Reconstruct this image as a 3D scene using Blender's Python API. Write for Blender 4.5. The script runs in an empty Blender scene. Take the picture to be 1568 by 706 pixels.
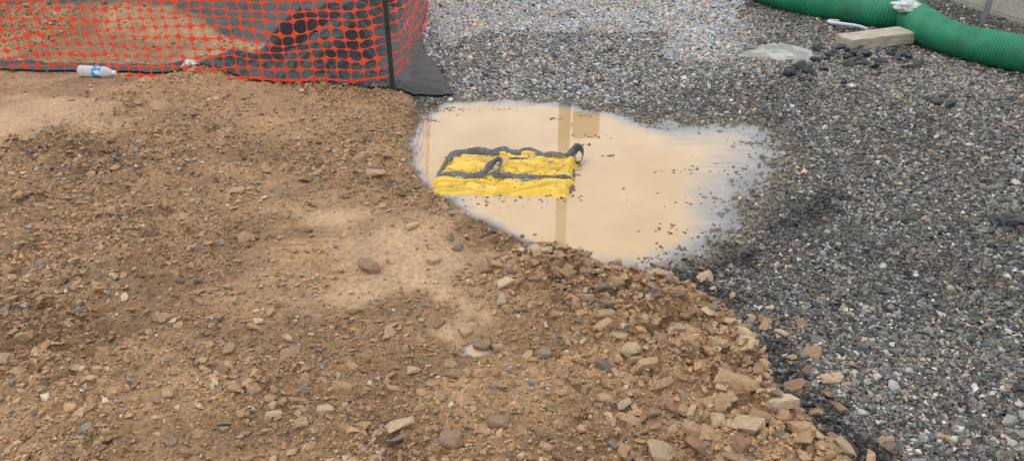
import bpy, bmesh, math, random
import numpy as np
from mathutils import Vector, Matrix, noise
random.seed(7); rng=np.random.default_rng(11)
D=bpy.data
sc=bpy.context.scene
# ------------------------------------------------------------------ camera
CH=1.6; PITCH=math.radians(29.0); F=1162.0
cam=D.cameras.new("camera"); cam.sensor_width=36; cam.lens=36*F/1568; cam.clip_end=2000; cam.clip_start=0.05
co=D.objects.new("camera",cam); sc.collection.objects.link(co)
co.location=(0,0,CH); co.rotation_euler=(math.pi/2-PITCH,0,0); sc.camera=co
sp,cp=math.sin(PITCH),math.cos(PITCH)
def G(px,py,z=0.0):
    """image pixel cast through the camera onto height z -> plan coordinates (metres)"""
    a=(px-784)/F; b=-(py-353)/F
    d=(a, cp+b*sp, -sp+b*cp)
    t=(z-CH)/d[2]
    return (d[0]*t,d[1]*t,z)
def GP(l): return np.array([G(*p)[:2] for p in l])
# ------------------------------------------------------------------ noise
def ss(t): t=np.clip(t,0,1); return t*t*(3-2*t)
_tabs=[np.random.default_rng(100+i).random((256,256)) for i in range(12)]
def vn(x,y,s=0):
    T=_tabs[s%12]; xi=np.floor(x).astype(int); yi=np.floor(y).astype(int)
    fx=x-xi; fy=y-yi; fx=fx*fx*(3-2*fx); fy=fy*fy*(3-2*fy)
    a=T[xi&255,yi&255]; b=T[(xi+1)&255,yi&255]; c=T[xi&255,(yi+1)&255]; d=T[(xi+1)&255,(yi+1)&255]
    return (a*(1-fx)+b*fx)*(1-fy)+(c*(1-fx)+d*fx)*fy
def fbm(x,y,f,o=4,s=0,g=0.5):
    r=0;a=1;t=0
    for i in range(o):
        ca,sa=math.cos(.6*i+.3*s+.2),math.sin(.6*i+.3*s+.2)
        r=r+a*vn((x*ca-y*sa)*f+17.3*i+50,(x*sa+y*ca)*f+9.1*i+50,s+i); t+=a; a*=g; f*=2.03
    return r/t*2-1
def ridged(x,y,f,o=3,s=0):
    return 1-2*np.abs(fbm(x,y,f,o,s))
def sd(P,x,y):
    x=np.asarray(x,float); y=np.asarray(y,float)
    m=np.full(x.shape,1e9); ins=np.zeros(x.shape,bool); n=len(P)
    for i in range(n):
        ax,ay=P[i]; bx,by=P[(i+1)%n]; ex,ey=bx-ax,by-ay
        t=np.clip(((x-ax)*ex+(y-ay)*ey)/(ex*ex+ey*ey+1e-12),0,1)
        m=np.minimum(m,(x-ax-t*ex)**2+(y-ay-t*ey)**2)
        if abs(ey)>1e-9:
            c=((ay>y)!=(by>y))&(x<(y-ay)/ey*ex+ax); ins^=c
    m=np.sqrt(m); return np.where(ins,-m,m)
def ld(P,x,y):
    m=np.full(np.shape(x),1e9)
    for i in range(len(P)-1):
        ax,ay=P[i]; bx,by=P[i+1]; ex,ey=bx-ax,by-ay
        t=np.clip(((x-ax)*ex+(y-ay)*ey)/(ex*ex+ey*ey),0,1)
        m=np.minimum(m,(x-ax-t*ex)**2+(y-ay-t*ey)**2)
    return np.sqrt(m)
# ------------------------------------------------------------------ plan
PUD=GP([(640,190),(652,172),(690,158),(760,155),(850,156),(900,163),(960,176),(1010,183),(1080,184),(1140,188),(1190,204),(1208,236),(1196,270),(1174,300),(1152,326),(1136,350),(1112,374),(1066,396),(1020,410),(975,420),(925,422),(900,410),(860,400),(830,389),(800,381),(770,369),(742,357),(712,338),(690,319),(665,303),(640,291),(632,262),(628,240),(632,215)])
PUD2=GP([(1116,90),(1130,80),(1150,78),(1165,70),(1195,66),(1225,76),(1262,86),(1256,98),(1215,104),(1185,97),(1150,99)])
DIRT=GP([(-900,95),(0,60),(300,60),(560,100),(618,145),(640,180),(646,215),(655,260),(685,292),(735,332),(800,362),(880,388),(930,410),(985,427),(1030,452),(1080,497),(1125,545),(1160,592),(1205,645),(1250,690),(1300,740),(1420,900),(1500,1100),(-3500,1100)])
HILL=np.array([(-30,4.9),(-2.4,5.35),(-2.0,5.8),(-1.5,7.0),(-1.4,12),(-3,20),(-30,20)])
LIGHT1=GP([(640,20),(700,-60),(1180,-60),(1140,15),(1142,60),(1115,100),(1050,114),(1015,95),(1015,62),(960,62),(860,56),(760,60),(690,80),(650,75)])
LIGHT2=GP([(640,60),(760,50),(1020,60),(1130,110),(960,150),(700,156),(685,120)])
LIGHT3=GP([(1150,20),(1260,60),(1420,100),(1700,170),(1700,260),(1480,190),(1300,140),(1150,115),(1120,60)])
BERM1=GP([(345,122),(260,145),(180,180),(90,235)])
BERM2=GP([(870,415),(960,440),(1040,500),(1110,570),(1180,660),(1250,760)])
BERM3=GP([(640,300),(720,350),(800,385),(880,410)])
DARK1=GP([(1290,310),(1190,345),(1130,395),(1060,425),(1000,430)])
DARK2=GP([(1010,440),(1090,480),(1150,540),(1210,600),(1270,680),(1340,780)])
SAND=[(610,388,.22),(655,425,.17),(560,465,.13),(520,348,.12),(50,185,.36),(120,195,.26),(-60,200,.4),(700,520,.09)]
SANDW=[(G(a,b)[0],G(a,b)[1],r) for a,b,r in SAND]
MP=G(733,541)[:2]
def terrain(x,y,full=False):
    d=sd(PUD,x,y)+fbm(x,y,4,3,5)*.05+fbm(x,y,13,3,7)*.035; d2=sd(PUD2,x,y)+fbm(x,y,5,3,4)*.06; dd=sd(DIRT,x,y)+fbm(x,y,6,4,6)*.08
    dirt=ss(.5-dd/.10)
    east=ss((x-.35)/.6)
    slope=.16*(1-east)+.040*east
    zg=np.where(d<0,np.clip(d,-.6,0)*slope,np.clip(d,0,1.4)*.03)+fbm(x,y,2.2,3,1)*.012*ss((d+.05)/.6)+fbm(x,y,14,3,2)*.006*ss((d+.3)/.3)
    sand=np.zeros(np.shape(x))
    wx=.10*fbm(x,y,3,4,2); wy=.10*fbm(x,y,3,4,9)
    for a,b,r in SANDW: sand=np.maximum(sand,np.exp(-((x+wx-a)**2+((y+wy-b)*1.25)**2)/(r*r)*(1+1.2*fbm(x,y,7,4,7))))
    trk=ss(.5+1.5*fbm(x*.8+y*.5,(y-x*.3)*.5,1.3,3,8))
    sand=np.maximum(sand,.30*ss(1.5*fbm(x*1.2+y*.6,y*.9-x*.2,1.7,4,0)-.1)*(1-trk*.6))
    west=ss((-x-.4)/1.6)
    rough=(.32+.85*trk)*(1-.75*ss(sand*1.6))*(1-.25*west)
    b1=np.exp(-(ld(BERM1,x,y)/.16)**2); b2=np.exp(-(ld(BERM2,x,y)/.17)**2); b3=np.exp(-(ld(BERM3,x,y)/.10)**2)
    rough=np.clip(rough+.6*b1+.7*b2+.3*b3,0,1.7)
    lump=rough*(.026*fbm(x,y,2.6,3,3)+.036*fbm(x,y,8,4,9)+.026*ridged(x,y,18,4,10)+.015*fbm(x,y,50,3,1))
    zd=np.where(d<0,np.maximum(d,-.4)*.22,0)+.045*ss(d/.3)+lump*ss((d+.06)/.2)+.05*b1+.045*b2+.02*b3
    z=zg*(1-dirt)+zd*dirt
    w2=ss((.13-d2)/.26); z=z*(1-w2)+w2*.004
    r3=((x-MP[0])/.085)**2+((y-MP[1])/.07)**2; w3=np.exp(-r3**1.2*(1+1.1*fbm(x,y,16,4,3))); z=z*(1-w3)+w3*(.002+.012*fbm(x,y,30,2,1))
    h=sd(HILL,x,y); hw=ss(-h/2.3)
    z=z+hw*(.95+.10*fbm(x,y,2.5,4,2))+ss(-h/.3)*.03*fbm(x,y,6,4,4)
    far=ss((np.hypot(x,y)-15)/20); z=z*(1-far)+.02*far
    if full: return z,dict(d=d,d2=d2,dirt=dirt,sand=sand,rough=rough,b2=b2,hw=hw,east=east)
    return z
# ------------------------------------------------------------------ helpers
def link(o,parent=None):
    sc.collection.objects.link(o)
    if parent: o.parent=parent
    return o
def empty(name,loc=(0,0,0)):
    e=D.objects.new(name,None); e.location=loc; e.empty_display_size=.1; sc.collection.objects.link(e); return e
def npmesh(name,V,Fc,mats,col=None,smooth=False,parent=None,extra=None):
    V=np.asarray(V,float); Fc=np.asarray(Fc); k=Fc.shape[1]
    me=D.meshes.new(name); me.vertices.add(len(V)); me.vertices.foreach_set("co",V.astype(np.float32).ravel())
    me.loops.add(Fc.size); me.loops.foreach_set("vertex_index",Fc.astype(np.int32).ravel())
    me.polygons.add(len(Fc)); me.polygons.foreach_set("loop_start",np.arange(0,Fc.size,k,dtype=np.int32))
    me.update(calc_edges=True)
    me.polygons.foreach_set("use_smooth",np.full(len(Fc),smooth))
    if col is not None:
        a=me.color_attributes.new("col","FLOAT_COLOR","POINT"); c=np.ones((len(V),4),np.float32); c[:,:3]=col; a.data.foreach_set("color",c.ravel())
    if extra:
        for kk,vv in extra.items():
            a=me.attributes.new(kk,"FLOAT","POINT"); a.data.foreach_set("value",np.asarray(vv,np.float32).ravel())
    for m in (mats if isinstance(mats,list) else [mats]): me.materials.append(m)
    me.update()
    return link(D.objects.new(name,me),parent)
def gridfaces(nx,ny,mask=None):
    i=np.arange(nx*ny).reshape(ny,nx)
    f=np.stack([i[:-1,:-1],i[:-1,1:],i[1:,1:],i[1:,:-1]],-1).reshape(-1,4)
    return f if mask is None else f[mask.reshape(-1)]
class M:
    def __init__(s,name):
        s.m=D.materials.new(name); s.m.use_nodes=True; s.t=s.m.node_tree; s.n=s.t.nodes; s.p=s.n["Principled BSDF"]; s.out=s.n["Material Output"]
        s.tc=s.n.new("ShaderNodeTexCoord")
    def L(s,a,b): s.t.links.new(a,b)
    def mapping(s,scale):
        mp=s.n.new("ShaderNodeMapping"); mp.inputs["Scale"].default_value=scale; s.L(s.tc.outputs["Object"],mp.inputs[0]); return mp.outputs[0]
    def noise(s,scale,detail=4,rough=.55,vec=None,kind="Object"):
        n=s.n.new("ShaderNodeTexNoise"); n.inputs["Scale"].default_value=scale; n.inputs["Detail"].default_value=detail; n.inputs["Roughness"].default_value=rough
        s.L(vec or s.tc.outputs[kind],n.inputs["Vector"]); return n.outputs["Fac"]
    def ramp(s,src,stops):
        r=s.n.new("ShaderNodeValToRGB"); e=r.color_ramp.elements
        while len(e)<len(stops): e.new(.5)
        for i,(p,c) in enumerate(stops):
            e[i].position=p; e[i].color=(c,c,c,1) if not hasattr(c,'__len__') else (*c,1)
        s.L(src,r.inputs[0]); return r.outputs[0]
    def mix(s,f,a,b,mode="MIX"):
        m=s.n.new("ShaderNodeMix"); m.data_type="RGBA"; m.blend_type=mode
        for v,i in ((f,m.inputs[0]),(a,m.inputs[6]),(b,m.inputs[7])):
            if isinstance(v,bpy.types.NodeSocket): s.L(v,i)
            elif hasattr(v,'__len__'): i.default_value=(*v,1)
            else: i.default_value=v if i==m.inputs[0] else ((v,v,v,1) if i.type=='RGBA' else v)
        return m.outputs[2]
    def attr(s,name):
        a=s.n.new("ShaderNodeAttribute"); a.attribute_name=name; return a
    def bump(s,h,dist=.005,strength=1,prev=None):
        b=s.n.new("ShaderNodeBump"); b.inputs["Distance"].default_value=dist; b.inputs["Strength"].default_value=strength
        s.L(h,b.inputs["Height"])
        if prev: s.L(prev,b.inputs["Normal"])
        return b.outputs["Normal"]
    def set(s,col=None,rough=None,normal=None,**kw):
        if col is not None:
            if isinstance(col,bpy.types.NodeSocket): s.L(col,s.p.inputs["Base Color"])
            else: s.p.inputs["Base Color"].default_value=(*col,1)
        if rough is not None:
            if isinstance(rough,bpy.types.NodeSocket): s.L(rough,s.p.inputs["Roughness"])
            else: s.p.inputs["Roughness"].default_value=rough
        if normal is not None: s.L(normal,s.p.inputs["Normal"])
        for k,v in kw.items(): s.p.inputs[k.replace("_"," ")].default_value=v
        return s.m
# ------------------------------------------------------------------ materials
m=M("ground"); c=m.attr("col").outputs["Color"]
n1=m.noise(45,6,.7); n2=m.noise(220,4,.7); n3=m.noise(6,4,.6)
cc=m.mix(1,c,m.ramp(n1,[(.3,.6),(.7,1.35)]),"MULTIPLY"); cc=m.mix(1,cc,m.ramp(n2,[(.3,.65),(.7,1.35)]),"MULTIPLY"); cc=m.mix(1,cc,m.ramp(n3,[(.3,.85),(.7,1.15)]),"MULTIPLY")
b_=m.n.new("ShaderNodeBump"); b_.inputs["Distance"].default_value=.012; m.L(n1,b_.inputs["Height"]); m.L(m.attr("rg").outputs["Fac"],b_.inputs["Strength"])
MG=m.set(cc,m.ramp(n3,[(.35,.5),(.65,.8)]),m.bump(n2,.004,.7,b_.outputs["Normal"]))
MG.node_tree.nodes["Principled BSDF"].inputs["Specular IOR Level"].default_value=.35
m=M("stone"); c=m.attr("col").outputs["Color"]; n1=m.noise(90,5,.7); n2=m.noise(300,3,.6)
MS=m.set(m.mix(1,c,m.ramp(n1,[(.3,.65),(.7,1.35)]),"MULTIPLY"),m.ramp(n1,[(.3,.36),(.7,.7)]),m.bump(n2,.002,.6,m.bump(n1,.004,.6)))
MS.node_tree.nodes["Principled BSDF"].inputs["Specular IOR Level"].default_value=.45
def simple(name,col,rough,var=.25,scale=30,bump=.002,**kw):
    m=M(name); n=m.noise(scale,5,.6)
    return m.set(m.mix(1,col,m.ramp(n,[(.3,1-var),(.7,1+var)]),"MULTIPLY"),rough,m.bump(n,bump,.6),**kw)
# ------------------------------------------------------------------ ground
def geo(a,b,n): return a*(b/a)**(np.linspace(0,1,n))
xs=np.concatenate([-(5.2+geo(.05,400,34)[::-1]),np.arange(-5.2,5.6,.0115),5.6+geo(.05,400,34)])
yf=[1.0]
while yf[-1]<8.4: yf.append(yf[-1]+max(.008,.0028*yf[-1]))
ys=np.concatenate([1.0-geo(.05,300,26)[::-1],np.array(yf),yf[-1]+geo(.05,500,40)])
X,Y=np.meshgrid(xs,ys)
Z,I=terrain(X,Y,True)
def gravelcolor(x,y):
    l=np.maximum(ss(.5-(sd(LIGHT1,x,y)+.22*fbm(x,y,2.5,4,3))/.22),.40*ss(.5-(sd(LIGHT2,x,y)+.25*fbm(x,y,3,4,5))/.3))
    dk=np.maximum(.55*np.exp(-(ld(DARK1,x,y)/.10)**2),np.exp(-(ld(DARK2,x,y)/.13)**2))
    dk=ss(dk*1.5*(.45+2.0*fbm(x,y,6,4,6)))
    l3=ss(.5-(sd(LIGHT3,x,y)+.25*fbm(x,y,3,4,5))/.4)
    return l,dk,l3
l,dk,l3=gravelcolor(X,Y)
dn=fbm(X,Y,1.6,4,4); dn2=fbm(X,Y,7,4,2)
DC=np.array([.43,.262,.137])
dirtc=DC*(1+.18*dn+.25*dn2)[...,None]
sm=ss(I['sand']*1.4)[...,None]
dirtc=dirtc*(1-sm)+np.array([.475,.31,.178])*(1+.14*dn2)[...,None]*sm
wet_shade=ss(.5+2.2*fbm(X,Y,3.1,4,11)-.45)*.30; dirtc=dirtc*(1-(wet_shade*(1-sm[...,0]))[...,None]*np.array([.9,1,1.05]))  # damp patches, deepened to paint in shadowed strips of the dirt
near=ss(1-np.abs(I['d'])/.12)*.28; dirtc=dirtc*(1-near[...,None])
grc=np.array([.09,.085,.078])*(1+.3*dn2)[...,None]
grc=grc*(1-l[...,None])+np.array([.29,.295,.30])*l[...,None]
grc=grc*(1+.6*l3[...,None])
grc=grc*(1-.65*dk[...,None])
mud=ss(1-np.clip(I['d'],0,9)/.15)*.3
grc=grc*(1-mud[...,None])+np.array([.28,.21,.14])*mud[...,None]
C=grc*(1-I['dirt'][...,None])+dirtc*I['dirt'][...,None]
npmesh("ground",np.stack([X,Y,Z],-1).reshape(-1,3),gridfaces(len(xs),len(ys)),MG,C.reshape(-1,3),True,extra={"rg":(1-.75*sm[...,0]*I['dirt']).ravel()})
# ------------------------------------------------------------------ water
def watermat(name,c1,c2,shallow,fres=1.5,lo=.22,hi=.62,ns=2.2,nlo=.35,nhi=.65):
    m=M(name); dep=m.attr("depth").outputs["Fac"]
    n=m.noise(ns,5,.6); nn=m.noise(8,6,.72,m.mapping((.40,1.5,1)))
    a=m.n.new("ShaderNodeMath"); a.operation="MULTIPLY_ADD"; m.L(nn,a.inputs[0]); a.inputs[1].default_value=2.0; a.inputs[2].default_value=.0
    b=m.n.new("ShaderNodeMath"); b.operation="MULTIPLY"; m.L(a.outputs[0],b.inputs[0]); m.L(dep,b.inputs[1])
    murk=m.ramp(b.outputs[0],[(0.0,.12),(.10,.45),(.34,.90),(.6,1.0)])
    tan=m.mix(m.ramp(n,[(nlo,0),(nhi,1)]),c1,c2)
    tan=m.mix(m.ramp(b.outputs[0],[(lo,0),(hi,1)]),shallow,tan)
    df=m.n.new("ShaderNodeBsdfDiffuse"); m.L(tan,df.inputs[0])
    tr=m.n.new("ShaderNodeBsdfTransparent"); tr.inputs[0].default_value=(.84,.83,.81,1)
    mx=m.n.new("ShaderNodeMixShader"); m.L(murk,mx.inputs[0]); m.L(tr.outputs[0],mx.inputs[1]); m.L(df.outputs[0],mx.inputs[2])
    gl=m.n.new("ShaderNodeBsdfGlossy"); gl.inputs["Roughness"].default_value=.015; gl.inputs[0].default_value=(1,1,1,1)
    bn=m.bump(m.noise(7,3,.5),.0008,.2); m.L(bn,gl.inputs["Normal"])
    fr=m.n.new("ShaderNodeFresnel"); fr.inputs[0].default_value=fres
    mx2=m.n.new("ShaderNodeMixShader"); m.L(fr.outputs[0],mx2.inputs[0]); m.L(mx.outputs[0],mx2.inputs[1]); m.L(gl.outputs[0],mx2.inputs[2])
    m.L(mx2.outputs[0],m.out.inputs["Surface"]); return m.m
MW=watermat("muddy_water",(.53,.35,.175),(.60,.42,.235),(.31,.30,.30),1.65,.24,.75); MW2=watermat("grey_water",(.10,.10,.05),(.34,.35,.33),(.10,.10,.08),1.6,.05,.35,5,.45,.55)  # muddy_water: bright sky sheen is painted into its grey shallow colour
def water(name,x0,x1,y0,y1,z,step,scale,lim=.02,mat=MW):
    gx=np.arange(x0,x1,step); gy=np.arange(y0,y1,step); A,B=np.meshgrid(gx,gy); h=terrain(A,B)
    keep=(h<z+lim); cell=keep[:-1,:-1]|keep[1:,1:]|keep[1:,:-1]|keep[:-1,1:]
    f=gridfaces(len(gx),len(gy),cell); V=np.stack([A,B,np.full(A.shape,z)],-1).reshape(-1,3); dv=(np.clip(z-h,0,1)*scale).ravel()
    u=np.unique(f); r=np.zeros(len(V),int); r[u]=np.arange(len(u))
    npmesh(name,V[u],r[f],mat,smooth=True,extra={"depth":dv[u]})
a=PUD.min(0);b=PUD.max(0)
water("puddle_water",a[0]-.15,b[0]+.15,a[1]-.1,b[1]+.15,0,.015,38)
a=PUD2.min(0);b=PUD2.max(0)
water("puddle_water",a[0]-.1,b[0]+.1,a[1]-.1,b[1]+.1,.022,.02,26,.004,MW2)
water("puddle_water",MP[0]-.1,MP[0]+.1,MP[1]-.09,MP[1]+.09,.015,.006,50,.004)
# ------------------------------------------------------------------ stones
def rockvar(n,seed,boxy):
    r=np.random.default_rng(seed); p=r.normal(size=(n,3)); p/=np.linalg.norm(p,axis=1)[:,None]
    p=np.sign(p)*np.abs(p)**boxy; p*=(.85+.3*r.random((n,1)))
    bm=bmesh.new()
    for q in p: bm.verts.new(q)
    bmesh.ops.convex_hull(bm,input=bm.verts)
    bmesh.ops.triangulate(bm,faces=bm.faces)
    for v in [v for v in bm.verts if not v.link_faces]: bm.verts.remove(v)
    bm.verts.index_update(); V=np.array([v.co[:] for v in bm.verts]); Fc=np.array([[v.index for v in f.verts] for f in bm.faces]); bm.free()
    V/=np.abs(V).max(0)*2; return V,Fc
LOW=[rockvar(9+i%3,i,.6) for i in range(14)]
HIGH=[rockvar(13+i%8,50+i,.6) for i in range(22)]
BIG=[rockvar(20+i%8,90+i,.68) for i in range(18)]
def rocks(name,x,y,size,flat,tilt,col,variants=LOW,embed=.2,z=None,asp=(.6,1.0),yaw=None):
    n=len(x); zt=terrain(x,y) if z is None else z
    sx=size; sy=size*rng.uniform(asp[0],asp[1],n); sz=size*flat*rng.uniform(.7,1.3,n)
    yaw=rng.uniform(0,6.283,n) if yaw is None else yaw
    ta=rng.normal(0,tilt,n); tb=rng.normal(0,tilt,n)
    cz,s_=np.cos(yaw),np.sin(yaw); ca,sa=np.cos(ta),np.sin(ta); cb,sb=np.cos(tb),np.sin(tb); o=np.zeros(n); e=np.ones(n)
    Rz=np.array([[cz,-s_,o],[s_,cz,o],[o,o,e]]).transpose(2,0,1); Rx=np.array([[e,o,o],[o,ca,-sa],[o,sa,ca]]).transpose(2,0,1); Ry=np.array([[cb,o,sb],[o,e,o],[-sb,o,cb]]).transpose(2,0,1)
    R=Rz@Rx@Ry; S=np.stack([sx,sy,sz],1); P=np.stack([x,y,zt+sz*(.5-embed)],1)
    vi=rng.integers(0,len(variants),n); VV=[];FF=[];CC=[];off=0
    for k,(v,f) in enumerate(variants):
        q=np.where(vi==k)[0]
        if not len(q): continue
        w=np.einsum('nij,nvj->nvi',R[q],v[None]*S[q][:,None,:])+P[q][:,None,:]
        VV.append(w.reshape(-1,3)); FF.append((f[None]+(off+np.arange(len(q))*len(v))[:,None,None]).reshape(-1,3))
        CC.append(np.repeat(col[q],len(v),0)); off+=len(q)*len(v)
    return npmesh(name,np.concatenate(VV),np.concatenate(FF),MS,np.concatenate(CC))
def sample(n,p=1.4,y0=1.25,y1=8.6,xl=None):
    y=y0+(y1-y0)*rng.random(n)**p; w=.675*(.875*y+.776)+.45
    x=rng.uniform(-1,1,n)*w
    return x,y
# gravel
x,y=sample(430000); z,I=terrain(x,y,True)
k=(I['dirt']<rng.random(len(x))*.5)&(I['d']>-.015-(.02+.36*rng.random(len(x))**3)*I['east'])&(I['d2']>-.02)&(I['hw']<.02)&(x>-1.2)
k&=~((x<-.30)&(y>4.6)&(sd(GP([(430,110),(600,156),(696,152),(645,76),(672,-60),(430,-60)]),x,y)<0))
x,y,z=x[k],y[k],z[k]; dp=I['d'][k]; n=len(x)
dist=np.hypot(x,y)
size=np.exp(rng.normal(math.log(.0108),.42,n))*(1+.10*(dist-1.5)); size=np.clip(size,.005,.045)
l,dk,l3=gravelcolor(x,y)
val=np.exp(rng.normal(math.log(.125),.62,n)); val=np.where(rng.random(n)<.05,val*2.6,val)
zone=1+.32*fbm(x,y,1.3,4,7)+.18*fbm(x,y,6,3,1); val*=zone
val=np.where(rng.random(n)<l*.88,rng.uniform(.27,.62,n),val)
val=np.where(rng.random(n)<l3*.5,rng.uniform(.16,.42,n),val)
size=np.where(l>.5,size*1.15,size)
val*=1-.68*dk
val=np.clip(val,.02,.62)
hue=rng.normal(0,1,n); col=np.stack([val*(1.06+.035*hue),val,val*(.93-.05*hue)],1)
br=(rng.random(n)<.13)[:,None]; col=np.where(br,val[:,None]*np.array([1.35,.98,.66]),col)
bl=(rng.random(n)<l*.6)[:,None]; col=np.where(bl,col*np.array([.91,.98,1.10]),col)
mu=(ss(1-np.clip(dp,0,9)/.12)*.5*(rng.random(n)))[:,None]; col=col*(1-mu)+mu*np.array([.33,.25,.16])
rocks("gravel",x,y,size,.6,.35,col,embed=.33,z=z,asp=(.6,1))
# dirt clods and chips
def dirtdens(x,y,I):
    cl=ss(.5+1.8*fbm(x,y,3.2,4,6))
    lower=ss((3.4-y)/1.4)*ss((x+1.6)/1.2)
    return np.clip((.28+.6*cl)*I['rough']+.35*I['b2']+.30*lower,0.05,1)*(1-.85*ss(I['sand']*1.6))
x,y=sample(370000,1.5); z,I=terrain(x,y,True)
k=(I['dirt']>.35+.3*rng.random(len(x)))&(I['d']>0.0)&(rng.random(len(x))<dirtdens(x,y,I)*1.1)&(I['hw']<.95)
x,y,z=x[k],y[k],z[k]; n=len(x); dist=np.hypot(x,y)
size=np.clip(np.exp(rng.normal(math.log(.0078),.52,n)),.003,.034)*(1+.1*(dist-1.5))*(.75+.4*np.clip(I['rough'][k],0,1.4))
val=rng.uniform(.65,1.32,n)*(1+.18*fbm(x,y,1.6,4,4))*(1-.26*ss(.5+2.2*fbm(x,y,3.1,4,11)-.45)); col=DC*val[:,None]  # clods follow the ground's damp and painted-shadow patches
t=rng.random(n)[:,None]; col=np.where(t<.07,np.array([.20,.155,.12])*val[:,None],col); col=np.where(t>.955,np.array([.52,.42,.31])*val[:,None],col)
rocks("dirt_clods",x,y,size,.5,.4,col,embed=.25,z=z)
x,y=sample(5600,1.35); z,I=terrain(x,y,True)
k=(I['dirt']>.6)&(I['d']>0.05)&(rng.random(len(x))<dirtdens(x,y,I)**1.5)&(I['hw']<.95)
x,y,z=x[k],y[k],z[k]; n=len(x)
col=DC*rng.uniform(.65,1.0,n)[:,None]
rocks("dirt_lumps",x,y,np.clip(np.exp(rng.normal(math.log(.036),.35,n)),.018,.08),.42,.3,col,embed=.42,z=z,asp=(.5,1),variants=HIGH)
x,y=sample(25000,1.35); z,I=terrain(x,y,True)
k=(I['dirt']>.35)&(I['d']>0.02)&(rng.random(len(x))<dirtdens(x,y,I)**1.2*.9)
x,y,z=x[k],y[k],z[k]; n=len(x)
size=np.clip(np.exp(rng.normal(math.log(.0198),.46,n)),.009,.062)
pal=np.array([[.43,.275,.152],[.36,.225,.122],[.27,.17,.10],[.19,.145,.11],[.48,.345,.21],[.30,.16,.092],[.52,.385,.245],[.24,.195,.155]])
col=pal[rng.choice(8,n,p=[.24,.21,.15,.09,.13,.07,.06,.05])]*rng.uniform(.75,1.15,n)[:,None]
rocks("shale_stones",x,y,size,.28,.28,col,embed=.18,z=z,asp=(.4,.9),variants=HIGH)
X_=[];Y_=[]
for a,b,sg,nn_ in [(70,270,.22,50),(250,255,.35,40),(390,245,.12,22),(30,330,.25,36),(150,110,.3,24),(300,200,.4,20),(280,380,.5,20),(280,500,.5,16),(400,430,.4,14),(600,600,.5,16),(190,240,.3,36)]:
    q=G(a,b,.03)
    for i in range(nn_): X_.append(q[0]+random.gauss(0,sg)); Y_.append(q[1]+random.gauss(0,sg*.6))
X_=np.array(X_);Y_=np.array(Y_); n=len(X_); v_=rng.uniform(.25,.55,n)[:,None]
rocks("pale_pebbles",X_,Y_,rng.uniform(.009,.023,n),.55,.3,np.array([1.0,.97,.94])*v_,embed=.25,variants=LOW)
# loose larger stones on bank
n=560; t=rng.random(n)**.8; bp=BERM2; seg=np.minimum((t*(len(bp)-1)).astype(int),len(bp)-2); fr_=t*(len(bp)-1)-seg
x=bp[seg,0]*(1-fr_)+bp[seg+1,0]*fr_+rng.normal(-.09,.21,n); y=bp[seg,1]*(1-fr_)+bp[seg+1,1]*fr_+rng.normal(-.02,.16,n)
col=pal[rng.choice(8,n,p=[.25,.22,.16,.08,.12,.1,.04,.03])]*rng.uniform(.75,1.05,n)[:,None]
rocks("bank_stones",x,y,np.clip(np.exp(rng.normal(math.log(.036),.38,n)),.018,.085),.32,.33,col,embed=.12,variants=HIGH+BIG,asp=(.42,.9))
big=[(1197,502,38,6,.7,.3),(1270,578,36,4,.5,.0),(1115,493,32,0,.7,.5),(1090,462,24,4,.7,.8),(1122,612,66,0,.55,-.3),(1187,636,56,6,.6,-.2),(610,660,54,4,.45,.4),(822,396,46,4,.5,0),(566,412,44,2,.4,-.8),(740,522,30,2,.8,.3),(762,530,22,0,.8,0),(808,546,28,0,.8,1.2),(836,549,24,7,.9,.5),(632,573,28,4,.8,.3),(972,551,32,0,.6,.2),(1076,575,36,1,.8,.2),(702,382,24,3,.6,1.2),(666,402,26,4,.8,.2),(1052,536,50,0,.4,-.4),(1218,674,44,0,.6,-.3),(690,680,42,2,.8,-.2),(765,652,42,2,.8,0),(1178,464,16,6,.8,0),(898,388,22,2,.8,.4),(632,350,24,4,.8,.9),(575,271,34,0,.5,-.3),(855,430,26,2,.7,1.4),(990,568,40,0,.6,.2),(1110,666,28,4,.8,0),(1262,694,34,1,.6,-.6),(940,455,34,1,.6,.2),(900,470,30,1,.8,0),(1012,600,36,1,.7,.3),(1140,565,26,0,.8,0),(1030,490,30,2,.7,.4),(925,500,30,1,.7,.2),(500,636,30,4,.6,0),(545,480,30,0,.6,.1),(1035,470,22,1,.8,0),(1300,570,12,6,.8,0),(1092,562,36,0,.5,-.3),(1000,640,30,2,.8,.3),(880,440,24,0,.8,.4),(865,452,20,1,.8,.4),(760,420,24,0,.7,0),(420,640,26,4,.7,.4),(1120,575,20,0,.8,.4),(1160,610,24,4,.8,.1),(1150,655,30,1,.6,.3)]
bx=[];by=[];bs=[];bc=[];byw=[]
for a,b,w,ci,as_,yw in big:
    q=G(a,b+w*.15,.03); dist=q[1]*cp+CH*sp
    bx.append(q[0]);by.append(q[1]);bs.append(w/F*dist*1.05);bc.append(pal[ci]*.92);byw.append(yw)
rocks("sandstone_rocks",np.array(bx),np.array(by),np.array(bs),.36,.14,np.array(bc),embed=.15,variants=BIG,asp=(.45,.72),yaw=np.array(byw))
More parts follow.
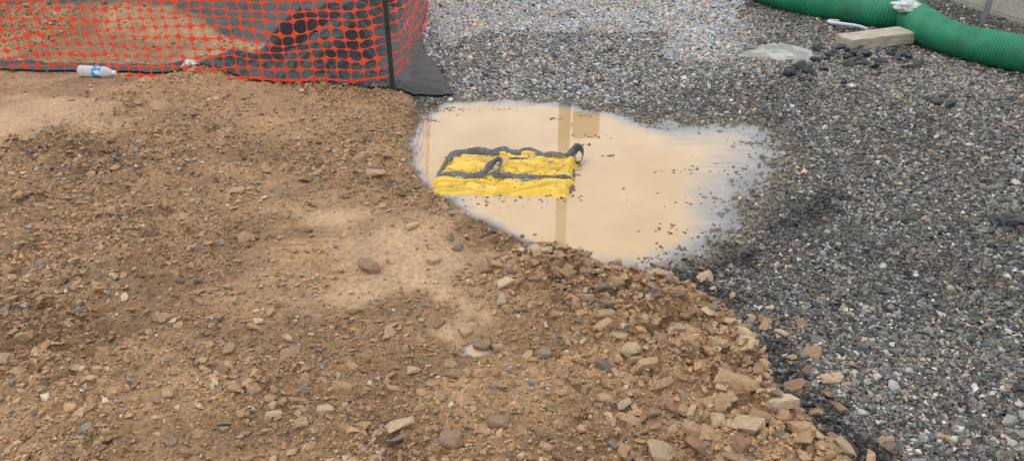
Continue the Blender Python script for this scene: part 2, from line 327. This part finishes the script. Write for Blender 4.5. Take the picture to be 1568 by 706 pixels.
# asphalt crumbs
cl=[(1290,94,26,.13),(1345,100,12,.14),(1240,110,9,.1),(1295,82,12,.1),(1378,94,12,.1),(1225,115,8,.1),(1440,160,6,.05),(1560,345,8,.05)]
X_=[];Y_=[];S_=[]
for a,b,nn_,sg in cl:
    q=G(a,b,.03)
    for i in range(nn_): X_.append(q[0]+random.gauss(0,sg)); Y_.append(q[1]+random.gauss(0,sg)); S_.append(random.uniform(.025,.095))
n=len(X_); col=np.tile(np.array([.04,.042,.045]),(n,1))*rng.uniform(.6,1.6,(n,1))
rocks("asphalt_chunks",np.array(X_),np.array(Y_),np.array(S_),.42,.3,col,variants=BIG,embed=.02)
cl=[(935,240,14,.025),(900,210,14,.05),(665,170,50,.07),(690,168,24,.06),(985,183,24,.06),(900,178,8,.04),(1150,222,22,.06),(852,374,10,.02),(1010,395,24,.06),(1040,380,24,.06),(890,222,12,.03),(660,185,14,.04),(760,168,10,.05),(800,304,30,.12),(740,304,22,.10),(860,304,14,.05),(884,268,10,.02),(1060,310,24,.15),(1035,262,12,.06),(810,362,5,.03),(850,182,10,.02),(1100,260,24,.15),(1060,355,24,.09)]
X_=[];Y_=[];S_=[]
for a,b,nn_,sg in cl:
    q=G(a,b)
    for i in range(nn_): X_.append(q[0]+random.gauss(0,sg)); Y_.append(q[1]+random.gauss(0,sg*.4)); S_.append(random.uniform(.006,.020))
n=len(X_); col=np.tile(np.array([.12,.10,.08]),(n,1))*rng.uniform(.4,1.8,(n,1))
rocks("floating_debris",np.array(X_),np.array(Y_),np.array(S_),.35,.2,col,z=np.full(n,-.001))
# ------------------------------------------------------------------ inlet filter bag
bag=empty("inlet_filter_bag",(0,0,0))
A=np.array(G(656,300,0));B=np.array(G(876,301,0));Cc=np.array(G(884,230,.03));Dd=np.array(G(682,230,.03))
def bp_(u,v):
    u=np.asarray(u,float)[...,None];v=np.asarray(v,float)[...,None]
    return (A*(1-u)+B*u)*(1-v)+(Dd*(1-u)+Cc*u)*v
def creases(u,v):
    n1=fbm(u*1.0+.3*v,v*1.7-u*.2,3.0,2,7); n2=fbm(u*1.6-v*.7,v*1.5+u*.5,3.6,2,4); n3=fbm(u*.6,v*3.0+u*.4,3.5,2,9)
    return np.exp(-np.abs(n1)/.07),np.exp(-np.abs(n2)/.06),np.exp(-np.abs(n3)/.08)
def bagh(u,v):
    e=ss(np.minimum(u,1-u)/.05)**.8*ss(v/.15)**.6*ss((1-v)/.08)
    vv=v+.05*fbm(u,u*0+2,2.5,2,5)
    prof=.022+.008*np.exp(-((vv-.19)/.07)**2)+.012*np.exp(-((vv-.62)/.12)**2)-.012*np.exp(-((vv-.37)/.045)**2)-.010*np.exp(-((vv-.87)/.04)**2)
    a,b,c=creases(u,v)
    w=.013*fbm(u+.2*v,v*1.3,3.2,2,5)-.011*a-.009*b-.011*c+.009+.006*ridged(u*2,v*1.8,4,2,1)
    return e*np.maximum(prof+w,.004)+.004
nu,nv=260,170
U,V=np.meshgrid(np.linspace(0,1,nu),np.linspace(0,1,nv))
du=.04*fbm(V*1.0,U*0+3,6,3,3)*(1-2*ss((U-.4)/.2)); dv=.09*fbm(U,V*0+1,6,4,4)
P=bp_(U+du,V+dv*(1-2*ss(V))); P[...,2]=bagh(U,V)-.006
m=M("yellow_fabric"); n1=m.noise(9,5,.6); n2=m.noise(600,2,.5); n3=m.noise(16,4,.6)
hz=m.attr("mud").outputs["Fac"]; ht=m.attr("hgt").outputs["Fac"]; cz_=m.attr("crease_shade").outputs["Fac"]
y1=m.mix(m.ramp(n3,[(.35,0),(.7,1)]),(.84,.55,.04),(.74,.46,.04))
y1=m.mix(m.ramp(cz_,[(.2,0),(1,.65)]),y1,(.42,.26,.06))  # fold shading painted into the yellow along the creases
ad=m.n.new("ShaderNodeMath"); ad.operation="ADD"; m.L(n1,ad.inputs[0]); m.L(hz,ad.inputs[1])
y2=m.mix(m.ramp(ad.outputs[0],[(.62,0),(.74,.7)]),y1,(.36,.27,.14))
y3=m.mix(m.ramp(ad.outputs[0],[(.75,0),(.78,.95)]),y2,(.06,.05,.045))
MY=m.set(y3,.33,m.bump(n2,.0006,.3,m.bump(n3,.003,.35)))
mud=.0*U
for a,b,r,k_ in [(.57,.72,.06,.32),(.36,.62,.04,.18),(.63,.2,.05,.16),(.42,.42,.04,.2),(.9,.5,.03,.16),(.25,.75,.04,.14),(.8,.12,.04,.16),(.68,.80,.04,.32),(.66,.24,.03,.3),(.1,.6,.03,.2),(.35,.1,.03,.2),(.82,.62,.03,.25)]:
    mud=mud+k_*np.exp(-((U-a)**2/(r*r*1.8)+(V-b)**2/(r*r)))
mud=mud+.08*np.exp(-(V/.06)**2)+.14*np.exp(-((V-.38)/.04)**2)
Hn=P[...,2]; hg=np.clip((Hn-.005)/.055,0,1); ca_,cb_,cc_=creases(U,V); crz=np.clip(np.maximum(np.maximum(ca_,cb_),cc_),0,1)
npmesh("bag_fabric",P.reshape(-1,3),gridfaces(nu,nv),MY,smooth=True,parent=bag,extra={"mud":mud.ravel(),"hgt":hg.ravel(),"crease_shade":crz.ravel()})
MST=simple("black_webbing",(.10,.102,.115),.42,.6,60,.002)
def cat(P,n=12):
    P=[np.array(p,float) for p in P]; P=[2*P[0]-P[1]]+P+[2*P[-1]-P[-2]]; o=[]
    for i in range(1,len(P)-2):
        for t in np.linspace(0,1,n,endpoint=False):
            o.append(.5*((2*P[i])+(P[i+1]-P[i-1])*t+(2*P[i-1]-5*P[i]+4*P[i+1]-P[i+2])*t*t+(3*P[i]-P[i-1]-3*P[i+1]+P[i+2])*t**3))
    o.append(P[-2]); return np.array(o)
def ribbon(name,pts,w,parent,mat,wdir=None):
    S=cat(pts,14); T=np.gradient(S[:,:3],axis=0); T/=np.linalg.norm(T,axis=1)[:,None]+1e-9
    up=np.array([0,0,1.]); L=np.cross(np.tile(up,(len(S),1)),T); L/=np.linalg.norm(L,axis=1)[:,None]+1e-6
    N=np.cross(T,L); r=S[:,3:4]*math.pi/2; W=L*np.cos(r)+N*np.sin(r)
    s=np.arange(len(S)); wv=(1+.5*fbm(s*1.0,s*0.0+w*100,.09,3,3))[:,None]
    offs=np.linspace(-.5,.5,7); Vv=np.stack([S[:,:3]+W*w*wv*o_+N*(.003*math.cos(o_*9)) for o_ in offs],1)
    Vv[...,2]+=.006*fbm(Vv[...,0],Vv[...,1],30,2,4)
    o=npmesh(name,Vv.reshape(-1,3),gridfaces(7,len(S)),mat,smooth=True,parent=parent)
    md=o.modifiers.new("t","SOLIDIFY"); md.thickness=.002; md.offset=0
    return o
def bq(u,v,dz=.008,roll=0):
    p=bp_(u,v); return (p[0],p[1],float(bagh(np.array(u),np.array(v)))+dz-.002,roll)
def on(lst): return [bq(*q) for q in lst]
ribbon("middle_strap",on([(.01,.38,.004,0),(.06,.40,.006,0),(.12,.37,.010,.2),(.2,.33,.009,.3),(.28,.30,.010,.3),(.35,.36,.012,.3),(.39,.45,.018,.5),(.42,.56,.025,.7),(.45,.57,.030,.8),(.465,.48,.02,.6),(.44,.37,.010,.3),(.50,.37,.012,.3),(.57,.34,.010,.2),(.64,.31,.009,.3),(.74,.28,.008,.2),(.86,.34,.008,.2),(.98,.39,.006,0)]),.028,bag,MST)
ribbon("back_strap",on([(.03,.78,.008,.1),(.10,.88,.010,.3),(.2,.99,.026,.5),(.28,.95,.018,.6),(.36,.88,.010,.4),(.44,.97,.024,.4),(.55,.88,.010,.4),(.64,.96,.020,.3),(.73,.85,.010,.3),(.82,.81,.012,.2),(.9,.79,.012,.2),(.96,.88,.028,.6),(1.01,.96,.055,.9),(1.045,.88,.04,.9),(1.03,.74,.014,.6),(.98,.75,.008,.3)]),.034,bag,MST)
ribbon("side_strap",on([(.02,.36,.004,0),(.03,.5,.006,0),(.06,.66,.008,.1),(.07,.8,.008,.1),(.12,.95,.010,.1)]),.022,bag,MST)
ribbon("back_fold",on([(.10,.98,.004,0),(.3,1.0,.010,.3),(.5,1.01,.012,.3),(.7,.99,.006,.2),(.9,.98,.006,.1)]),.032,bag,MST)
ribbon("side_binding",on([(.985,.06,.003,0),(.995,.4,.003,0),(.985,.75,.003,0),(.98,.95,.003,0)]),.010,bag,MST)
n=380; u=np.clip(rng.normal(.5,.28,n),.04,.96); v=np.where(rng.random(n)<.5,rng.normal(.39,.04,n),rng.uniform(.05,.9,n)); v=np.clip(v,.05,.95)
p=bp_(u,v); zz=bagh(u,v)-.006
col=np.tile(np.array([.15,.10,.06]),(n,1))*rng.uniform(.4,1.6,(n,1))
cr=rocks("bag_crumbs",p[:,0],p[:,1],rng.uniform(.003,.009,n),.5,.3,col,z=zz,embed=.1); cr.parent=bag
MCI=simple("cast_iron",(.16,.135,.10),.6,.5,40,.002)
fr0=empty("storm_drain_inlet")
def box(name,c,s,mat,parent=None,rz=0,bev=.003,rot=None):
    bm=bmesh.new(); bmesh.ops.create_cube(bm,size=1); bmesh.ops.scale(bm,vec=s,verts=bm.verts)
    if bev: bmesh.ops.bevel(bm,geom=bm.edges[:],offset=bev,segments=2,affect='EDGES')
    me=D.meshes.new(name); bm.to_mesh(me); bm.free(); me.materials.append(mat)
    o=D.objects.new(name,me); o.location=c; o.rotation_euler=rot or (0,0,rz); return link(o,parent)
hw_=(B[0]-A[0])/2+.018; yl=A[1]+.03; yh=Cc[1]+.03; cxx=(B[0]+A[0])/2+.006
for i,(c,s) in enumerate([((cxx,yl,-.034),(2*hw_,.03,.05)),((cxx,yh,-.03),(2*hw_,.03,.05)),((cxx-hw_+.015,(yl+yh)/2,-.034),(.03,yh-yl-.032,.05)),((cxx+hw_-.015,(yl+yh)/2,-.0235),(.03,yh-yl-.032,.05))]):
    box("frame_side_%d"%i,c,s,MCI,fr0)
for i in range(7): box("grate_bar_%d"%i,(cxx-hw_+.06+i*(2*hw_-.12)/6,(yl+yh)/2,-.035),(.02,yh-yl-.035,.03),MCI,fr0)
# ------------------------------------------------------------------ black geotextile
FAB=GP([(-700,114),(-200,114),(0,120),(200,123),(360,131),(480,143),(600,152),(692,149),(672,110),(645,82),(655,0),(672,-25),(655,-90),(560,-80),(530,20),(480,78),(390,108),(250,113),(0,109),(-200,104),(-700,104)])
a=FAB.min(0);b=FAB.max(0); st=.014
gx=np.arange(max(a[0],-6),b[0]+.05,st); gy=np.arange(a[1]-.05,b[1]+.05,st); A2,B2=np.meshgrid(gx,gy)
s_=sd(FAB,A2,B2)+.02*fbm(A2,B2,4,3,3); h=terrain(A2,B2)
inn=ss(-s_/.15)
fold=ss((B2-4.9)/.5)*ss((-.90-A2)/.25)*ss((A2+2.6)/.4)
q=(A2*.80-B2*.60); r=(A2*.60+B2*.80)
wave=np.abs(np.sin(q*8+2.2*fbm(A2,B2,1.1,3,6)))**.8
zf=h*(1-0.3*fold)+.012+inn*(.006*fbm(A2,B2,6,3,8)+.012)+fold*inn*(.20*wave+.08*fbm(r,q*3,1.5,4,2)+.04*ridged(r*1.2,q*3,3,3,3)+.08)
keep=s_<.01; cell=keep[:-1,:-1]&keep[1:,1:]&keep[1:,:-1]&keep[:-1,1:]
f=gridfaces(len(gx),len(gy),cell); V_=np.stack([A2,B2,np.maximum(zf,h+.006)],-1).reshape(-1,3)
u=np.unique(f); rr=np.zeros(len(V_),int); rr[u]=np.arange(len(u))
m=M("black_geotextile"); n1=m.noise(5,5,.6); n2=m.noise(500,2,.5); n3=m.noise(20,4,.7)
colf=m.mix(m.ramp(n1,[(.60,0),(.80,.3)]),m.mix(m.ramp(n3,[(.3,0),(.7,1)]),(.010,.010,.013),(.028,.028,.034)),(.16,.12,.08))
MF=m.set(colf,.45,m.bump(n2,.001,.5,m.bump(n3,.01,.4)))
MF.node_tree.nodes["Principled BSDF"].inputs["Specular IOR Level"].default_value=.35
o=npmesh("geotextile_fabric",V_[u],rr[f],MF,smooth=True); md=o.modifiers.new("t","SOLIDIFY"); md.thickness=.004; md.offset=1
# ------------------------------------------------------------------ orange barrier fence
fence=empty("orange_safety_fence")
base=[G(-600,108),G(-300,114),G(0,122),(G(200,128)),G(400,140),G(520,147),G(592,150),G(618,141),G(636,118),G(645,70),G(650,10),G(650,-60)]
bz=[.03,.015,.015,.03,.07,.12,.155,.17,.18,.13,.1,.1]
FP=cat([(p[0],p[1],z_) for p,z_ in zip(base,bz)],40)
seg=np.concatenate([[0],np.cumsum(np.linalg.norm(np.diff(FP[:,:2],axis=0),axis=1))]); LT=seg[-1]
spost=seg[6*40]
def FS(s,v):
    s=np.asarray(s,float); v=np.asarray(v,float)
    x=np.interp(s,seg,FP[:,0]);y=np.interp(s,seg,FP[:,1]);z0=np.interp(s,seg,FP[:,2])
    ds=s-spost
    bel=.05*fbm(s,v*.6,1.3,3,2)*ss(np.abs(ds)/.5)
    sag=.03*np.sin(s*1.9+.6)*(1-v*.5)+.03*fbm(s,v*2,2.5,3,5)
    nx=np.interp(s+.02,seg,FP[:,0])-np.interp(s-.02,seg,FP[:,0]); ny=np.interp(s+.02,seg,FP[:,1])-np.interp(s-.02,seg,FP[:,1]); l_=np.hypot(nx,ny)+1e-9
    bot=-.10*ss(1-v/.4)*fbm(s,s*0,1.1,2,8)
    after=ss(ds/.3)
    return np.stack([x+ny/l_*(bel+bot)+.04*fbm(s,v,2,2,1)+.02*fbm(s,v*4,5,2,2),y-nx/l_*(bel+bot),z0+v*(1-.02)+sag*(1-.7*after)+.03*fbm(s*1.0,v*2,4,3,7)],-1)
PX,PZ=.085,.064; nc=int(LT/PX); nr=18
VV=[];FF=[]
def quad(a):
    i=len(VV); VV.extend(a); FF.append([i,i+1,i+2,i+3])
isd=[]
for j in range(nr):
    for i in range(nc):
        s0=i*PX; v0=j*PZ; jj=.006*math.sin(i*2.1+j*1.3)
        k_=.85+.3*random.random(); hx,hz_=.027*k_,.019*k_
        w=.0036 if j else .008
        quad([(s0,v0-w*1.3),(s0+PX/2,v0-w*.7),(s0+PX/2,v0+w*.7),(s0,v0+w*1.3)]); quad([(s0+PX/2,v0-w*.7),(s0+PX,v0-w*1.3),(s0+PX,v0+w*1.3),(s0+PX/2,v0+w*.7)]); isd+=[0,0]
        if j<nr-1:
            quad([(s0-.003,v0),(s0+.003,v0),(s0+.0022,v0+PZ/2),(s0-.0022,v0+PZ/2)]); quad([(s0-.0022,v0+PZ/2),(s0+.0022,v0+PZ/2),(s0+.003,v0+PZ),(s0-.003,v0+PZ)]); isd+=[2,2]
        quad([(s0-hx,v0+jj),(s0,v0-hz_),(s0+hx,v0-jj),(s0,v0+hz_)]); isd.append(1)
VV=np.array(VV); W3=FS(VV[:,0],VV[:,1]); FFa=np.array(FF); isd=np.array(isd)
off=np.zeros(len(VV)); off[FFa[isd==1].ravel()]=-.0015; off[FFa[isd==2].ravel()]=-.0007
W3[:,1]+=off
m=M("orange_plastic"); n=m.noise(3,3,.5)
MO=m.set(m.mix(n,(.95,.075,.028),(1.0,.14,.055)),.4)
tl=m.n.new("ShaderNodeBsdfTranslucent"); tl.inputs[0].default_value=(.98,.13,.05,1); ms=m.n.new("ShaderNodeMixShader"); ms.inputs[0].default_value=.3
m.L(m.p.outputs[0],ms.inputs[1]); m.L(tl.outputs[0],ms.inputs[2]); m.L(ms.outputs[0],m.out.inputs[0])
npmesh("mesh_netting",W3,FFa,MO,parent=fence)
# T-post
MP_=simple("green_post_paint",(.018,.04,.03),.45,.4,40,.001)
pb=G(603,151); pz=terrain(np.array([pb[0]]),np.array([pb[1]]))[0]
post=empty("steel_fence_post",(pb[0],pb[1],pz-.1)); post.rotation_euler=(0,math.radians(-.6),math.radians(8))
box("flange",(0,0,.8),(.030,.004,1.6),MP_,post,bev=.001); box("stem",(0,.0165,.8),(.004,.028,1.6),MP_,post,bev=.001)
for i in range(28): box("stud_%d"%i,(0,-.005,.18+i*.05),(.012,.008,.02),MP_,post,bev=.002)
for i,zz in enumerate([.5,.85,1.2]): box("tie_%d"%i,(0,0,zz),(.044,.05,.006),MP_,post,bev=.002)
# ------------------------------------------------------------------ water bottle
def lathe(name,prof,mat,parent,seg_=28):
    V=[];Fc=[]
    for x_,r_ in prof:
        for k_ in range(seg_):
            t_=2*math.pi*k_/seg_; V.append((x_,r_*math.cos(t_),r_*math.sin(t_)))
    for i in range(len(prof)-1):
        for k_ in range(seg_): Fc.append((i*seg_+k_,i*seg_+(k_+1)%seg_,(i+1)*seg_+(k_+1)%seg_,(i+1)*seg_+k_))
    return npmesh(name,V,Fc,mat,smooth=True,parent=parent)
q=G(153,124,.02); tz=terrain(np.array([q[0]]),np.array([q[1]]))[0]
bot=empty("water_bottle",(q[0],q[1],tz+.036)); bot.rotation_euler=(math.radians(20),math.radians(2),math.radians(-6)); bot.scale=(1.08,1.05,1.05)
m=M("clear_plastic"); tr=m.n.new("ShaderNodeBsdfTransparent"); tr.inputs[0].default_value=(.95,.97,.98,1); ms=m.n.new("ShaderNodeMixShader"); ms.inputs[0].default_value=.6
m.set((.85,.88,.90),.15); m.L(tr.outputs[0],ms.inputs[1]); m.L(m.p.outputs[0],ms.inputs[2]); m.L(ms.outputs[0],m.out.inputs[0]); MPL=m.m
prof=[(-.115,.001),(-.117,.015),(-.115,.028),(-.108,.034)]+[(-.10+i*.004,.034+(.0015 if i%4<2 else -.001)) for i in range(20)]+[(-.02,.035),(.045,.035)]+[(.05,.034),(.065,.033),(.08,.026),(.092,.016),(.098,.0135),(.104,.0135)]
lathe("bottle_body",prof,MPL,bot)
m=M("bottle_label"); nb=m.noise(38,2,.5)
ML=m.set(m.mix(m.ramp(nb,[(.50,0),(.53,1)]),(.05,.30,.62),(.8,.85,.9)),.35)
lathe("bottle_label",[(-.022,.0352),(-.021,.0362),(.036,.0362),(.037,.0352)],ML,bot)
lathe("bottle_cap",[(.100,.0135),(.100,.0155),(.117,.0150),(.119,.012),(.1195,.0005)],simple("white_plastic",(.8,.82,.83),.4,.05),bot)
# ------------------------------------------------------------------ green silt sock
low=[(900,-150),(980,-95),(1060,-48),(1130,-12),(1165,4),(1203,18),(1245,27),(1300,36),(1345,45),(1388,50),(1415,70),(1452,87),(1500,100),(1568,114),(1700,142),(1900,180)]
R0=.132
cp_=[]
for a,b in low:
    q=G(a,b,.03); cp_.append((q[0]+.01,q[1]+.03,.03+R0*.93))
S=cat(cp_,60); L_=np.concatenate([[0],np.cumsum(np.linalg.norm(np.diff(S,axis=0),axis=1))]); ss_=np.arange(0,L_[-1],.003)
S=np.stack([np.interp(ss_,L_,S[:,i]) for i in range(3)],1)
kern=np.ones(60)/60
for i in range(3): S[:,i]=np.convolve(np.pad(S[:,i],30,'edge'),kern,'same')[30:-30]
T=np.gradient(S,axis=0);T/=np.linalg.norm(T,axis=1)[:,None]; Sd=np.cross(T,[0,0,1.]);Sd/=np.linalg.norm(Sd,axis=1)[:,None]; Up=np.cross(Sd,T)
rad=R0*(1+.16*fbm(ss_,ss_*0,1.7,2,3)+.05*fbm(ss_,ss_*0,6,2,5))
ns=36; th=np.linspace(0,2*math.pi,ns,endpoint=False)
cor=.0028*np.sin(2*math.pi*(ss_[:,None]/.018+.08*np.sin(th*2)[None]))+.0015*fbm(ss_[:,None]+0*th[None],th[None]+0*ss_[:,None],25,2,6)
rr_=(rad[:,None]+cor)*(1+.05*fbm(ss_[:,None]+0*th[None],np.cos(th)[None]*.5+0*ss_[:,None],4,3,6))
Vs=S[:,None,:]+Sd[:,None,:]*(rr_*np.cos(th)*1.06)[...,None]+Up[:,None,:]*(rr_*np.sin(th)*.93)[...,None]
i0=np.arange(len(ss_)-1)[:,None]*ns; k0=np.arange(ns)[None]; k1=(k0+1)%ns
Fs=np.stack([i0+k0,i0+k1,i0+ns+k1,i0+ns+k0],-1).reshape(-1,4)
m=M("green_sock_fabric"); n1=m.noise(9,5,.6); n2=m.noise(400,2,.5); n3=m.noise(2.5,5,.6)
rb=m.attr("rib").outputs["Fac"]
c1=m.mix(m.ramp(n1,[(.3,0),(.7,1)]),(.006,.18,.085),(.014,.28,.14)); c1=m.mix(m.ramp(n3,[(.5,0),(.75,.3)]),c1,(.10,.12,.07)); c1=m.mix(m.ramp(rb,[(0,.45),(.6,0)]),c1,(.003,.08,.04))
MGs=m.set(c1,.55,m.bump(n2,.0008,.4))
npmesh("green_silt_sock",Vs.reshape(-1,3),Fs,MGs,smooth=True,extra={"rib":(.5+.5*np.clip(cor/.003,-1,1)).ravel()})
# ------------------------------------------------------------------ timber block
def lumpybox(name,c,s,mat,rot,amp,parent=None,cuts=10):
    bm=bmesh.new(); bmesh.ops.create_cube(bm,size=1); bmesh.ops.scale(bm,vec=s,verts=bm.verts)
    bmesh.ops.bevel(bm,geom=bm.edges[:],offset=.006,segments=2,affect='EDGES')
    bmesh.ops.subdivide_edges(bm,edges=[e for e in bm.edges if e.calc_length()>.04],cuts=cuts,use_grid_fill=True)
    for v in bm.verts: v.co+=noise.noise_vector(v.co*14)*amp
    me=D.meshes.new(name); bm.to_mesh(me); bm.free(); me.materials.append(mat)
    o=D.objects.new(name,me); o.location=c; o.rotation_euler=rot; return link(o,parent)
q=G(1340,66,.06)
m=M("weathered_timber"); n=m.noise(8,6,.75,m.mapping((1,9,9)))
MT=m.set(m.mix(m.ramp(n,[(.35,0),(.6,1)]),(.28,.22,.16),(.56,.50,.41)),.8,m.bump(n,.006,.8))
lumpybox("timber_block",(q[0],q[1]+.02,.085),(.54,.20,.085),MT,(0,math.radians(-3),math.radians(13)),.006)
def tube(name,pts,r,mat,parent=None,cyc=False):
    c=D.curves.new(name,"CURVE"); c.dimensions="3D"; c.bevel_depth=r; c.bevel_resolution=3; s=c.splines.new("POLY"); s.points.add(len(pts)-1)
    for i,p in enumerate(pts): s.points[i].co=(*p[:3],1)
    s.use_cyclic_u=cyc; c.materials.append(mat); return link(D.objects.new(name,c),parent)
q=G(1298,42,.06)
hp=cat([(q[0]-.02,q[1]+.16,.07),(q[0]-.12,q[1]+.10,.085),(q[0]-.13,q[1]+.03,.09),(q[0]-.05,q[1]-.02,.09),(q[0]+.06,q[1]-.055,.08),(q[0]+.13,q[1]-.07,.06)],8)
tube("white_plastic_hoop",hp,.013,simple("hoop_white",(.7,.72,.76),.35,.1))
def crumple(name,c,s,mat,seed):
    bm=bmesh.new(); bmesh.ops.create_icosphere(bm,subdivisions=5,radius=1)
    for v in bm.verts:
        k_=1+.3*noise.noise(v.co*1.8+Vector((seed,0,0)))+.14*abs(noise.noise(v.co*4+Vector((0,seed,0))))
        v.co=Vector((v.co.x*s[0],v.co.y*s[1],v.co.z*s[2]))*k_
    me=D.meshes.new(name); bm.to_mesh(me); bm.free(); me.materials.append(mat); o=D.objects.new(name,me); o.location=c; return link(o)
MWp=simple("white_film",(.58,.59,.60),.35,.3,30,.004)
q=G(1388,8,.27); crumple("white_plastic_bag",(q[0],q[1],.26),(.11,.08,.04),MWp,3.1)
q=G(272,8,.5); tz=terrain(np.array([q[0]]),np.array([q[1]]))[0]
crumple("plastic_litter",(q[0],q[1],tz+.03),(.05,.04,.035),MWp,5.1)
# ------------------------------------------------------------------ chain link fence and concrete barrier
cl_=empty("chain_link_fence")
fa=np.array(G(1300,-30,.03)); fb=np.array(G(1568,66,.03)); dirv=(fb-fa); dirv[2]=0; dl=np.linalg.norm(dirv[:2]); dirv/=dl; nrm=np.array([-dirv[1],dirv[0],0]); nrm*= 1 if nrm[1]>0 else -1
st=fa-dirv*3.5; LEN=dl+7.5
MGal=simple("galvanised_steel",(.42,.44,.46),.4,.15,30,.0005,Metallic=.6)
c=D.curves.new("wire_mesh","CURVE"); c.dimensions="3D"; c.bevel_depth=.002; c.bevel_resolution=0
w_=.064; 
for i in range(int(LEN/w_)):
    s=c.splines.new("POLY"); npt=46; s.points.add(npt-1)
    for j in range(npt):
        u_=i*w_+(w_*1.04 if j%2 else 0)-.02*w_; p=st+dirv*u_+nrm*(.002 if j%2 else -.002); s.points[j].co=(p[0],p[1],.06+j*w_/2,1)
c.materials.append(MGal); link(D.objects.new("wire_mesh",c),cl_)
sp_=np.dot(np.array(G(1525,40,.03))-st,dirv); 
for i,k_ in enumerate([sp_-2.4,sp_,sp_+2.4,sp_+4.6]):
    if 0<k_<LEN:
        p=st+dirv*k_+nrm*.03; tube("fence_pipe_%d"%i,[(p[0],p[1],-.1),(p[0],p[1],1.6)],.024,MGal,cl_)
p0=st+nrm*.03;p1=st+dirv*LEN+nrm*.03; tube("top_rail",[(p0[0],p0[1],1.53),(p1[0],p1[1],1.53)],.018,MGal,cl_)
m=M("concrete"); n1=m.noise(3,6,.7); n2=m.noise(60,4,.7)
MC=m.set(m.mix(1,m.ramp(n1,[(.3,(.30,.27,.22)),(.7,(.48,.45,.39))]),m.ramp(n2,[(.3,.8),(.7,1.15)]),"MULTIPLY"),.85,m.bump(n2,.003,.6))
prof=[(-.30,-.05),(-.30,.08),(-.18,.32),(-.10,.81),(.10,.81),(.18,.32),(.30,.08),(.30,-.05)]
for bi in range(3):
    V=[]; o0=st+nrm*.62+dirv*(bi*3.65)
    for u_ in (0,3.6):
        for a_,z_ in prof: p=o0+dirv*u_+nrm*a_; V.append((p[0],p[1],z_))
    bm=bmesh.new(); vs=[bm.verts.new(v) for v in V]; k_=len(prof)
    for i in range(k_): bm.faces.new([vs[i],vs[(i+1)%k_],vs[k_+(i+1)%k_],vs[k_+i]])
    bm.faces.new(vs[:k_]); bm.faces.new(vs[k_:]); bmesh.ops.recalc_face_normals(bm,faces=bm.faces); bmesh.ops.bevel(bm,geom=bm.edges[:],offset=.012,segments=2,affect='EDGES')
    me=D.meshes.new("concrete_barrier"); bm.to_mesh(me); bm.free(); me.materials.append(MC); link(D.objects.new("concrete_barrier",me))
# ------------------------------------------------------------------ utility pole beyond the puddle
q=G(857,390); az=math.atan2(q[0],q[1]); PD=10.0; px_,py_=PD*math.tan(az),PD
pole=empty("utility_pole",(px_,py_,0))
bm=bmesh.new(); bmesh.ops.create_cone(bm,cap_ends=True,segments=20,radius1=.088,radius2=.068,depth=9); me=D.meshes.new("shaft"); bm.to_mesh(me); bm.free()
MWd=simple("pole_wood",(.08,.055,.035),.85,.4,12,.004); me.materials.append(MWd); o=D.objects.new("shaft",me); o.location=(0,0,4.5); link(o,pole)
box("meter_box",(.30,-.02,2.25),(.36,.16,.34),simple("box_paint",(.13,.11,.08),.5),pole,bev=.01); box("box_bracket",(.11,-.02,2.25),(.1,.05,.05),MWd,pole)
box("crossarm",(0,-.12,8.4),(1.8,.09,.11),MWd,pole)
# ------------------------------------------------------------------ light
w=D.worlds.new("World"); sc.world=w; w.use_nodes=True; nt=w.node_tree; bg=nt.nodes["Background"]
sky=nt.nodes.new("ShaderNodeTexSky"); sky.sky_type="NISHITA"; sky.sun_disc=False; EL,ROT=math.radians(60),math.radians(-40)
sky.sun_elevation=EL; sky.sun_rotation=ROT; sky.dust_density=4; sky.air_density=1
hs=nt.nodes.new("ShaderNodeHueSaturation"); hs.inputs["Saturation"].default_value=.3
nt.links.new(sky.outputs[0],hs.inputs["Color"])
tc=nt.nodes.new("ShaderNodeTexCoord"); cn=nt.nodes.new("ShaderNodeTexNoise"); cn.inputs["Scale"].default_value=2.2; cn.inputs["Detail"].default_value=5
nt.links.new(tc.outputs["Generated"],cn.inputs["Vector"])
cr_=nt.nodes.new("ShaderNodeValToRGB"); cr_.color_ramp.elements[0].position=.3; cr_.color_ramp.elements[0].color=(.72,.75,.79,1); cr_.color_ramp.elements[1].position=.7; cr_.color_ramp.elements[1].color=(.99,1.0,1.0,1)
nt.links.new(cn.outputs["Fac"],cr_.inputs[0])
sc1=nt.nodes.new("ShaderNodeVectorMath"); sc1.operation="SCALE"; sc1.inputs[3].default_value=12.3; nt.links.new(cr_.outputs[0],sc1.inputs[0])
mxw=nt.nodes.new("ShaderNodeMix"); mxw.data_type="RGBA"; mxw.inputs[0].default_value=.8
nt.links.new(hs.outputs[0],mxw.inputs[6]); nt.links.new(sc1.outputs[0],mxw.inputs[7])
nt.links.new(mxw.outputs[2],bg.inputs[0]); bg.inputs[1].default_value=.12
sl=D.lights.new("sun","SUN"); sl.energy=.6; sl.angle=math.radians(28); sl.color=(1,.97,.92); so=D.objects.new("sun",sl); link(so)
dv_=Vector((math.sin(ROT)*math.cos(EL),math.cos(ROT)*math.cos(EL),math.sin(EL))); so.rotation_euler=dv_.to_track_quat('Z','Y').to_euler()
sc.view_settings.view_transform='Standard'; sc.view_settings.look='None'; sc.view_settings.exposure=0
